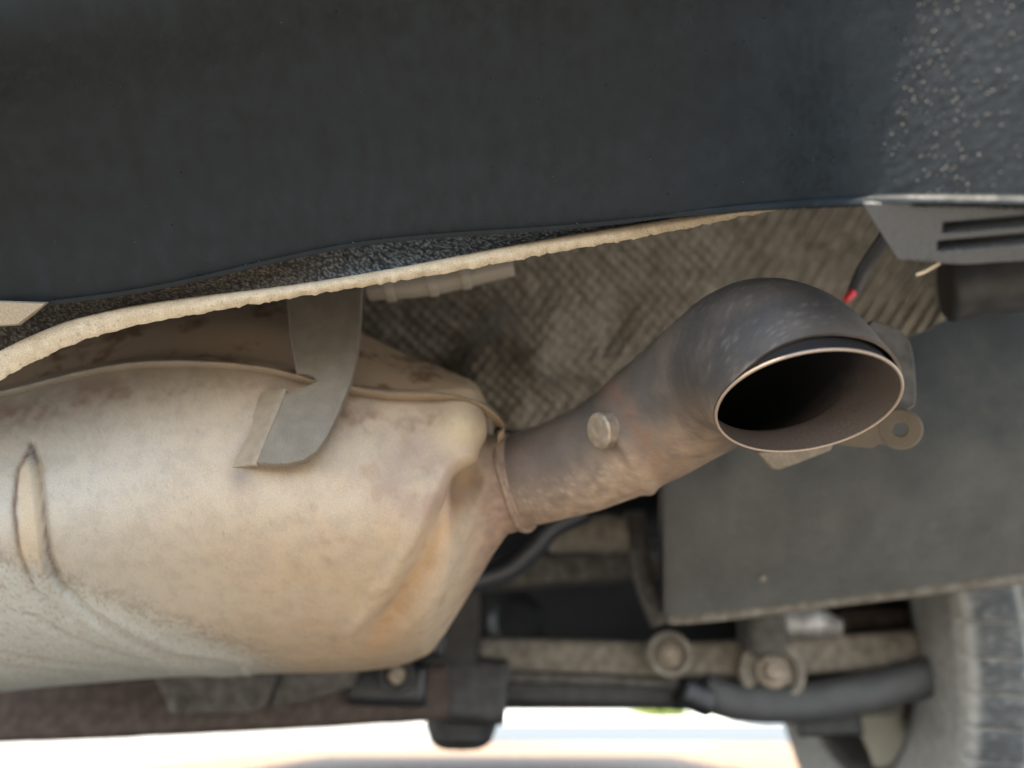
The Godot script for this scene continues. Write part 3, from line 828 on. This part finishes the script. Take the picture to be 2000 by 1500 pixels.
# ---------------------------------------------------------------- bracket behind the tip, rubber mount
func hanger():
	var t := thing("pipe_hanger", "grey metal hanger with round eye behind the exhaust tip", "bracket", P(1700, 860, 0.40))
	var n := (eye - P(1760, 838, 0.4)).normalized()
	var c := P(1758, 838, 0.402)
	obj("eye", lathe(c, n, [Vector2(0.0035, -0.002), Vector2(0.0035, 0.002), Vector2(0.0042, 0.0026), Vector2(0.0098, 0.0026), Vector2(0.0108, 0.0018), Vector2(0.0108, -0.002), Vector2(0.0035, -0.002)], 48), M.strap, t)
	obj("arm", plate([Vector3(1560, 800, 0.415), Vector3(1742, 808, 0.403), Vector3(1738, 868, 0.403), Vector3(1716, 868, 0.404), Vector3(1704, 876, 0.405), Vector3(1560, 860, 0.416)], 0.004, {"concave": true, "bevel": 0.0}), M.strap, t)
	obj("foot", plate([Vector3(1478, 884, 0.41), Vector3(1630, 864, 0.405), Vector3(1622, 880, 0.405), Vector3(1560, 904, 0.407), Vector3(1524, 917, 0.408), Vector3(1510, 916, 0.408)], 0.004), M.arm, t)
	obj("back_plate", plate([Vector3(1690, 640, 0.43), Vector3(1740, 634, 0.43), Vector3(1770, 655, 0.43), Vector3(1784, 690, 0.43), Vector3(1790, 770, 0.425), Vector3(1776, 800, 0.42), Vector3(1690, 810, 0.42)], 0.006, {"smooth": 3}), M.grey, t)
	# ribbed clip under the bumper edge
	var k := thing("ribbed_clip", "pale ribbed clip tucked under the bumper lip beside the strap", "clip", P(860, 560, 0.45))
	obj("stem", tube([P(720, 566, 0.45), P(840, 552, 0.45), P(1000, 518, 0.452)], [Vector2(0.006, 0.006), Vector2(0.0068, 0.0068), Vector2(0.006, 0.006)], {"n": 24, "power": 3.0}), M.dust, k)
	for q in [[752, 563], [835, 552], [900, 538]]:
		obj("rib", tube([P(q[0], q[1], 0.45), P(q[0] + 16, q[1] - 3, 0.45)], [Vector2(0.0080, 0.0080)], {"n": 4, "power": 3.0}), M.dust, k)

# ---------------------------------------------------------------- wheel arch liner
func liner():
	var t := thing("wheel_arch_liner", "dark grey plastic liner panel in front of the tyre", "liner panel", P(1650, 1150, 0.65))
	var cols := []
	for r in [[1296, 640, 1196], [1318, 640, 1207], [1400, 640, 1197], [1700, 650, 1160], [2000, 575, 1122], [2500, 480, 1062]]:
		var c := []
		for k in 5:
			var v := k / 4.0
			c.append(P(r[0], lerpf(r[1], r[2], v), lerpf(0.62, 0.655, v) - 0.02 * sin(v * PI) - (r[0] - 1300.0) * 0.00004))
		cols.append(c)
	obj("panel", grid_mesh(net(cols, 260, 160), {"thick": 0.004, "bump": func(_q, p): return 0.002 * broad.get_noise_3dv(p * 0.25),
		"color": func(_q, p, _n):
			# panel colour runs from dark at the top to paler lower down
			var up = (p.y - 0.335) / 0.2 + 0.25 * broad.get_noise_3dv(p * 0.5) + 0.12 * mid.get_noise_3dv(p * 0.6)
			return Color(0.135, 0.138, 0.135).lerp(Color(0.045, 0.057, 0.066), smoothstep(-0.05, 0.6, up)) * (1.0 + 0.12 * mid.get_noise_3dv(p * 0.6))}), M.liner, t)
	var lip := []
	for r in [[1306, 1206], [1400, 1199], [1700, 1162], [2000, 1124], [2500, 1064]]:
		lip.append(P(r[0], r[1] + 5, 0.655 - (r[0] - 1300.0) * 0.00004))
	obj("lip", tube(lip, [Vector2(0.0028, 0.0042)], {"n": 50, "sides": 12}), M.edge, t, "dusty rolled lower edge")
	obj("side", plate([Vector3(1296, 700, 0.628), Vector3(1296, 1196, 0.66), Vector3(1318, 1200, 0.82), Vector3(1318, 800, 0.80)], 0.004), M.black, t)
	for q in [[1690, 1100, 3.2], [1490, 1130, 2.4], [1885, 1100, 2.6]]:
		obj("clip", lathe(P(q[0], q[1], 0.632), eye - P(q[0], q[1], 0.63), [Vector2(0.001 * q[2], 0), Vector2(0.0008 * q[2], 0.002), Vector2(0, 0.0026)], 16), M.dust, t)

# ---------------------------------------------------------------- suspension
func beam(called: String, pts: Array, hw: float, hh: float, m: Material, parent: Node3D, power := 5.0, label := "") -> MeshInstance3D:
	var w := []
	for p in pts: w.append(P(p.x, p.y, p.z))
	return obj(called, tube(w, [Vector2(hw, hh)], {"n": maxi(12, pts.size() * 8), "sides": 32, "power": power, "bump": func(_q, p): return 0.0012 * broad.get_noise_3dv(p)}), m, parent, label)

func bolt(at: Vector3, dir: Vector3, r: float, parent: Node3D, m: Material, called := "bolt"):
	var w := obj(called, lathe(at, dir, [Vector2(r, -0.004), Vector2(r, 0.0025), Vector2(r * 0.9, 0.0035), Vector2(0.0, 0.0036)], 36), m, parent)
	obj("bolt_head", lathe(at + dir.normalized() * 0.0035, dir, [Vector2(r * 0.62, 0), Vector2(r * 0.6, r * 0.45), Vector2(r * 0.5, r * 0.55), Vector2(0, r * 0.56)], 6, {"flat": true}), m, w)

func bush(x: float, y: float, d: float, r: float, parent: Node3D, shell: Material):
	var at := P(x, y, d); var dir := (eye - at).normalized() * 0.7 + Vector3(0, 0, 0.7); dir = dir.normalized()
	var w := obj("bushing", lathe(at, dir, [Vector2(r, -0.03), Vector2(r, 0.0), Vector2(r * 0.94, 0.003), Vector2(r * 0.76, 0.003), Vector2(r * 0.72, -0.004), Vector2(0.0, -0.005)], 48), shell, parent)
	obj("washer", lathe(at - dir * 0.004, dir, [Vector2(r * 0.5, 0), Vector2(r * 0.5, 0.006), Vector2(r * 0.45, 0.0075), Vector2(0, 0.008)], 40), M.bolt, w)
	obj("bolt_head", lathe(at + dir * 0.004, dir, [Vector2(r * 0.32, 0), Vector2(r * 0.31, r * 0.3), Vector2(r * 0.26, r * 0.36), Vector2(0, r * 0.37)], 6, {"flat": true}), M.bolt, w)

func suspension():
	var cross := thing("crossbeam", "brown rusty crossbeam running below the muffler", "crossbeam", P(300, 1400, 0.76))
	beam("beam", [Vector3(-500, 1408, 0.72), Vector3(0, 1392, 0.74), Vector3(400, 1376, 0.76), Vector3(870, 1352, 0.79)], 0.03, 0.0265, M.brown, cross, 6.0)
	var br := obj("mounting_plate", plate([Vector3(296, 1318, 0.70), Vector3(540, 1318, 0.70), Vector3(520, 1376, 0.70), Vector3(500, 1392, 0.70), Vector3(344, 1395, 0.70), Vector3(330, 1380, 0.70)], 0.01), M.grey, cross, "grey mounting plate with two bolts")
	bolt(P(345, 1374, 0.698), Vector3(0, -0.1, 1), 0.008, br, M.grey); bolt(P(478, 1364, 0.698), Vector3(0, -0.1, 1), 0.008, br, M.grey)
	obj("gusset", plate([Vector3(545, 1316, 0.715), Vector3(700, 1310, 0.715), Vector3(690, 1340, 0.715), Vector3(600, 1372, 0.715), Vector3(530, 1380, 0.715)], 0.02), M.grey, cross)
	var sub := thing("subframe", "dark grey subframe block with bolt eye and hanging rubber cup", "subframe", P(860, 1390, 0.84))
	beam("block", [Vector3(760, 1336, 0.80), Vector3(900, 1345, 0.80), Vector3(985, 1352, 0.80)], 0.03, 0.032, M.dark, sub, 6.0)
	beam("bolt_eye", [Vector3(690, 1334, 0.765), Vector3(830, 1336, 0.765)], 0.022, 0.021, M.black, sub, 4.0)
	bush(775, 1318, 0.735, 0.017, sub, M.dark)
	var cup := P(902, 1400, 0.84)
	obj("rubber_cup", lathe(cup, Vector3.DOWN, [Vector2(0.041, -0.02), Vector2(0.041, 0.002), Vector2(0.039, 0.004), Vector2(0.0395, 0.008), Vector2(0.0375, 0.010), Vector2(0.0375, 0.014), Vector2(0.035, 0.017), Vector2(0.0345, 0.021), Vector2(0.031, 0.026), Vector2(0.026, 0.030), Vector2(0.018, 0.0325), Vector2(0.0, 0.0335)], 56), M.dark, sub)
	beam("post", [Vector3(905, 1140, 0.80), Vector3(903, 1220, 0.80), Vector3(895, 1300, 0.80)], 0.017, 0.02, M.dark, sub, 5.0)
	beam("rail", [Vector3(920, 1128, 0.84), Vector3(1120, 1112, 0.84), Vector3(1300, 1100, 0.84)], 0.02, 0.016, M.grey, sub, 6.0)
	beam("upper_rail", [Vector3(1040, 1074, 0.90), Vector3(1300, 1066, 0.90)], 0.02, 0.01, M.dark, sub, 6.0)
	beam("spacer", [Vector3(1075, 1042, 0.80), Vector3(1150, 1042, 0.80), Vector3(1222, 1044, 0.80)], 0.02, 0.019, M.arm, sub, 3.0)
	beam("upright", [Vector3(1240, 1000, 0.82), Vector3(1250, 1110, 0.82), Vector3(1290, 1220, 0.80)], 0.008, 0.01, M.grey, sub, 5.0)
	var arm := thing("control_arm", "tan dusty control arm with two bolted bushings", "control arm", P(1350, 1330, 0.86))
	beam("link", [Vector3(850, 1290, 0.87), Vector3(1000, 1284, 0.87), Vector3(1280, 1290, 0.86), Vector3(1500, 1285, 0.86), Vector3(1850, 1262, 0.86)], 0.02, 0.020, M.arm, arm, 4.0)
	beam("flange", [Vector3(960, 1345, 0.85), Vector3(1150, 1352, 0.85), Vector3(1400, 1358, 0.85)], 0.02, 0.016, M.dark, arm, 4.0)
	beam("ridge", [Vector3(940, 1322, 0.84), Vector3(1200, 1330, 0.84), Vector3(1420, 1342, 0.84)], 0.012, 0.007, M.grey, arm, 3.0)
	bush(1308, 1278, 0.82, 0.024, arm, M.arm)
	bush(1508, 1312, 0.81, 0.034, arm, M.arm)
	beam("drop_link", [Vector3(1484, 1180, 0.82), Vector3(1486, 1260, 0.82)], 0.03, 0.02, M.grey, arm, 5.0)
	var lower := thing("lower_arm", "smooth dark curved lower arm below the bushings", "suspension arm", P(1600, 1370, 0.82))
	beam("tube", [Vector3(1375, 1352, 0.82), Vector3(1440, 1370, 0.815), Vector3(1560, 1372, 0.81), Vector3(1690, 1352, 0.81), Vector3(1860, 1308, 0.81)], 0.02, 0.0195, M.armdark, lower, 2.6)
	beam("end_cap", [Vector3(1330, 1350, 0.81), Vector3(1385, 1372, 0.81)], 0.016, 0.015, M.black, lower, 3.0)
	beam("stop", [Vector3(1560, 1415, 0.85), Vector3(1672, 1412, 0.85)], 0.014, 0.0125, M.dark, lower, 6.0)
	var kn := thing("wheel_knuckle", "dark knuckle behind the tyre with a bright metal end", "knuckle", P(1720, 1300, 0.95))
	beam("housing", [Vector3(1560, 1225, 0.98), Vector3(1720, 1235, 0.98), Vector3(1900, 1240, 0.98)], 0.05, 0.04, M.black, kn, 4.0)
	beam("plate", [Vector3(1650, 1212, 0.92), Vector3(1770, 1206, 0.92)], 0.01, 0.012, M.brown, kn, 3.0)
	obj("ball_end", tube([P(1530, 1216, 0.86), P(1590, 1214, 0.86), P(1640, 1226, 0.86)], [Vector2(0.012, 0.016), Vector2(0.013, 0.017), Vector2(0.008, 0.010)], {"n": 20, "power": 2.4}), M.bright, kn, "bright metal end")
	beam("strut", [Vector3(1722, 1380, 0.98), Vector3(1750, 1450, 0.98), Vector3(1790, 1560, 0.98)], 0.032, 0.03, M.pale, kn, 4.0, "tan dusty strut")
	var hz := thing("brake_hose", "glossy black hose bending behind the muffler", "hose", P(1000, 1110, 0.7))
	obj("tube", tube([P(860, 1150, 0.66), P(930, 1132, 0.665), P(990, 1112, 0.67), P(1040, 1070, 0.675), P(1080, 1028, 0.68), P(1140, 1000, 0.69)], [Vector2(0.0105, 0.0105)], {"n": 50, "sides": 24}), M.hose, hz)
	var backdrop := thing("added_backdrop", "black box added behind the axle to close the gap to the sky", "filler box", Vector3(-0.2, 0.2, -1.6))  # added black filler, keeps sky from showing through the dark gap
	obj("shell", tube([Vector3(-1.1, 0.37, -1.55), Vector3(0.0, 0.37, -1.5), Vector3(0.6, 0.37, -1.55)], [Vector2(0.35, 0.175)], {"n": 20, "sides": 40, "power": 5.0}), M.black, backdrop)
	obj("boss", lathe(P(1010, 1215, 1.12), Vector3(0, 0, 1), [Vector2(0.05, -0.04), Vector2(0.048, 0.01), Vector2(0.03, 0.02), Vector2(0, 0.022)], 32), M.black, backdrop)

# ---------------------------------------------------------------- tyre
func tyre():
	var c := Vector3(0.533, 0.315, -1.09); var R := 0.315; var hw := 0.105
	var t := thing("tyre", "dusty black tyre with worn tread at the end of the axle", "tyre", Vector3(c.x, 0.0, c.z))
	var prof := [[-0.085, 0.205], [-0.094, 0.23], [-0.098, 0.262], [-0.097, 0.288], [-0.093, 0.303], [-0.082, 0.311], [-0.04, 0.315], [0.0, 0.316], [0.04, 0.315], [0.082, 0.311], [0.095, 0.303], [0.104, 0.288], [0.108, 0.262], [0.1, 0.23], [0.085, 0.205]]
	var pv := []
	for p in prof: pv.append(Vector3(p[0], p[1], 0))
	var g := []
	var nseg := 1000; var np := 110
	for i in nseg + 1:
		var a := TAU * i / nseg
		var line := PackedVector3Array()
		for j in np:
			var q := cubic(pv, float(j) / (np - 1))
			var r := q.y
			var tread := smoothstep(0.303, 0.309, r)
			var x := q.x
			var ph := fposmod(a * 58.0 / TAU + 0.9 * x, 1.0)
			var lat := smoothstep(0.05, 0.025, absf(ph - 0.5)) * smoothstep(0.030, 0.036, absf(x))
			var circ := maxf(smoothstep(0.007, 0.005, absf(absf(x) - 0.028)), 0.0)
			var sip := smoothstep(0.03, 0.014, absf(fposmod(ph * 2.0 + 0.5, 1.0) - 0.5) ) * smoothstep(0.04, 0.046, absf(x)) * 0.15
			r -= 0.006 * maxf(maxf(lat, circ), sip) * tread
			if absf(x) > 0.096 and r > 0.284 and r < 0.306: r -= 0.002 * smoothstep(0.09, 0.05, absf(ph - 0.5))
			line.append(c + Vector3(x, r * sin(a), r * cos(a)))
		g.append(line)
	obj("tread", grid_mesh(g, {"closed": false, "outward": true, "color": func(_q, p, _n):
		var m := mid.get_noise_3dv(p * 0.5); var f := fine.get_noise_3dv(p * 0.6)
		var r := Vector2(p.y - c.y, p.z - c.z).length()
		var edge := smoothstep(0.076, 0.088, absf(p.x - c.x))
		var low := smoothstep(0.3125, 0.309, r) * (1.0 - edge)
		var k := Color(0.085, 0.088, 0.09).lerp(Color(0.46, 0.445, 0.405), clampf(edge * 0.85 + low * 0.6 + 0.35 * m, 0.0, 1.0))
		return k.lerp(Color(0.4, 0.38, 0.34), clampf((f - 0.25) * 2.0, 0.0, 0.6))}), M.rubber, t)
	obj("rim", lathe(c, Vector3.RIGHT, [Vector2(0.208, -0.088), Vector2(0.2, -0.086), Vector2(0.19, -0.07), Vector2(0.186, 0.0), Vector2(0.175, 0.05), Vector2(0.06, 0.06), Vector2(0.0, 0.06)], 72, {"facets": false}), M.grey, t)

# ---------------------------------------------------------------- small things
func small_things():
	var w := thing("cable", "black cable on the heat shield with a red tip", "cable", P(1690, 520, 0.5))
	obj("sleeve", tube([P(1745, 440, 0.46), P(1718, 480, 0.47), P(1688, 525, 0.48), P(1668, 570, 0.485)], [Vector2(0.0044, 0.0044)], {"n": 30}), M.hose, w)
	obj("tip", tube([P(1668, 568, 0.484), P(1660, 577, 0.482), P(1652, 586, 0.48)], [Vector2(0.0028, 0.0028), Vector2(0.0028, 0.0028), Vector2(0.0018, 0.0018)], {"n": 12}), M.red, w, "red tip")
	var s := thing("straw", "dry straw stuck under the slotted tab", "straw", P(1815, 528, 0.288))
	obj("stalk", tube([P(1790, 537, 0.254), P(1812, 528, 0.252), P(1836, 513, 0.249)], [Vector2(0.0005, 0.0005)], {"n": 10, "sides": 8}), M.straw, s)
	var b := thing("bumper_bracket", "dark bumper bracket in the shade under the slotted tab", "bracket", P(1950, 580, 0.5))
	beam("rail", [Vector3(1850, 560, 0.50), Vector3(1960, 543, 0.49), Vector3(2300, 500, 0.46)], 0.024, 0.022, M.dark, b, 2.4)

# ---------------------------------------------------------------- far away
func distance():
	var rng := RandomNumberGenerator.new(); rng.seed = 4
	var hedge_m := mat(lin(1, 1, 1), 0.7, {"vc": true, "scale": 3.0})
	for k in 2:
		var at: Vector3 = [Vector3(-10.2, 0, -34), Vector3(6.5, 0, -36)][k]
		var t := thing("shrub", ["small green shrub far off across the paving, under the crossbeam", "small green shrub far off across the paving, under the control arm"][k], "shrub", at)
		var st := SurfaceTool.new(); st.begin(Mesh.PRIMITIVE_TRIANGLES)
		for i in 900:
			var v := Vector3(rng.randfn(0, 0.55), 0, rng.randfn(0, 0.4)); v.y = 0.25 + absf(rng.randfn(0, 0.4))
			var n := Vector3(rng.randf() - 0.5, rng.randf() - 0.3, rng.randf() - 0.5).normalized()
			var a := n.cross(Vector3(0.3, 1, 0.2)).normalized() * 0.12; var b := n.cross(a).normalized() * 0.07
			var g := rng.randf()
			for q in [v - a, v + b, v + a, v - a, v + a, v - b]:
				st.set_color(Color(0.16 + 0.08 * g, 0.22 + 0.08 * g, 0.06)); st.set_normal(n); st.add_vertex(q + at)
		obj("foliage", st.commit(), hedge_m, t)
		obj("stem", lathe(at, Vector3.UP, [Vector2(0.05, 0), Vector2(0.03, 0.6), Vector2(0, 0.62)], 10), M.brown, t)
	var wl := thing("boundary_wall", "low pale wall far off across the paving", "wall", Vector3(0, 0, -46))
	var bm := BoxMesh.new(); bm.size = Vector3(60, 0.9, 0.25)
	var wo := obj("masonry", bm, mat(lin(0.62, 0.62, 0.6), 0.9, {"scale": 0.4}), wl); wo.position = Vector3(0, 0.45, 0)
	var cp := BoxMesh.new(); cp.size = Vector3(60, 0.1, 0.35)
	var co := obj("coping", cp, M.concrete, wl); co.position = Vector3(0, 0.95, 0)
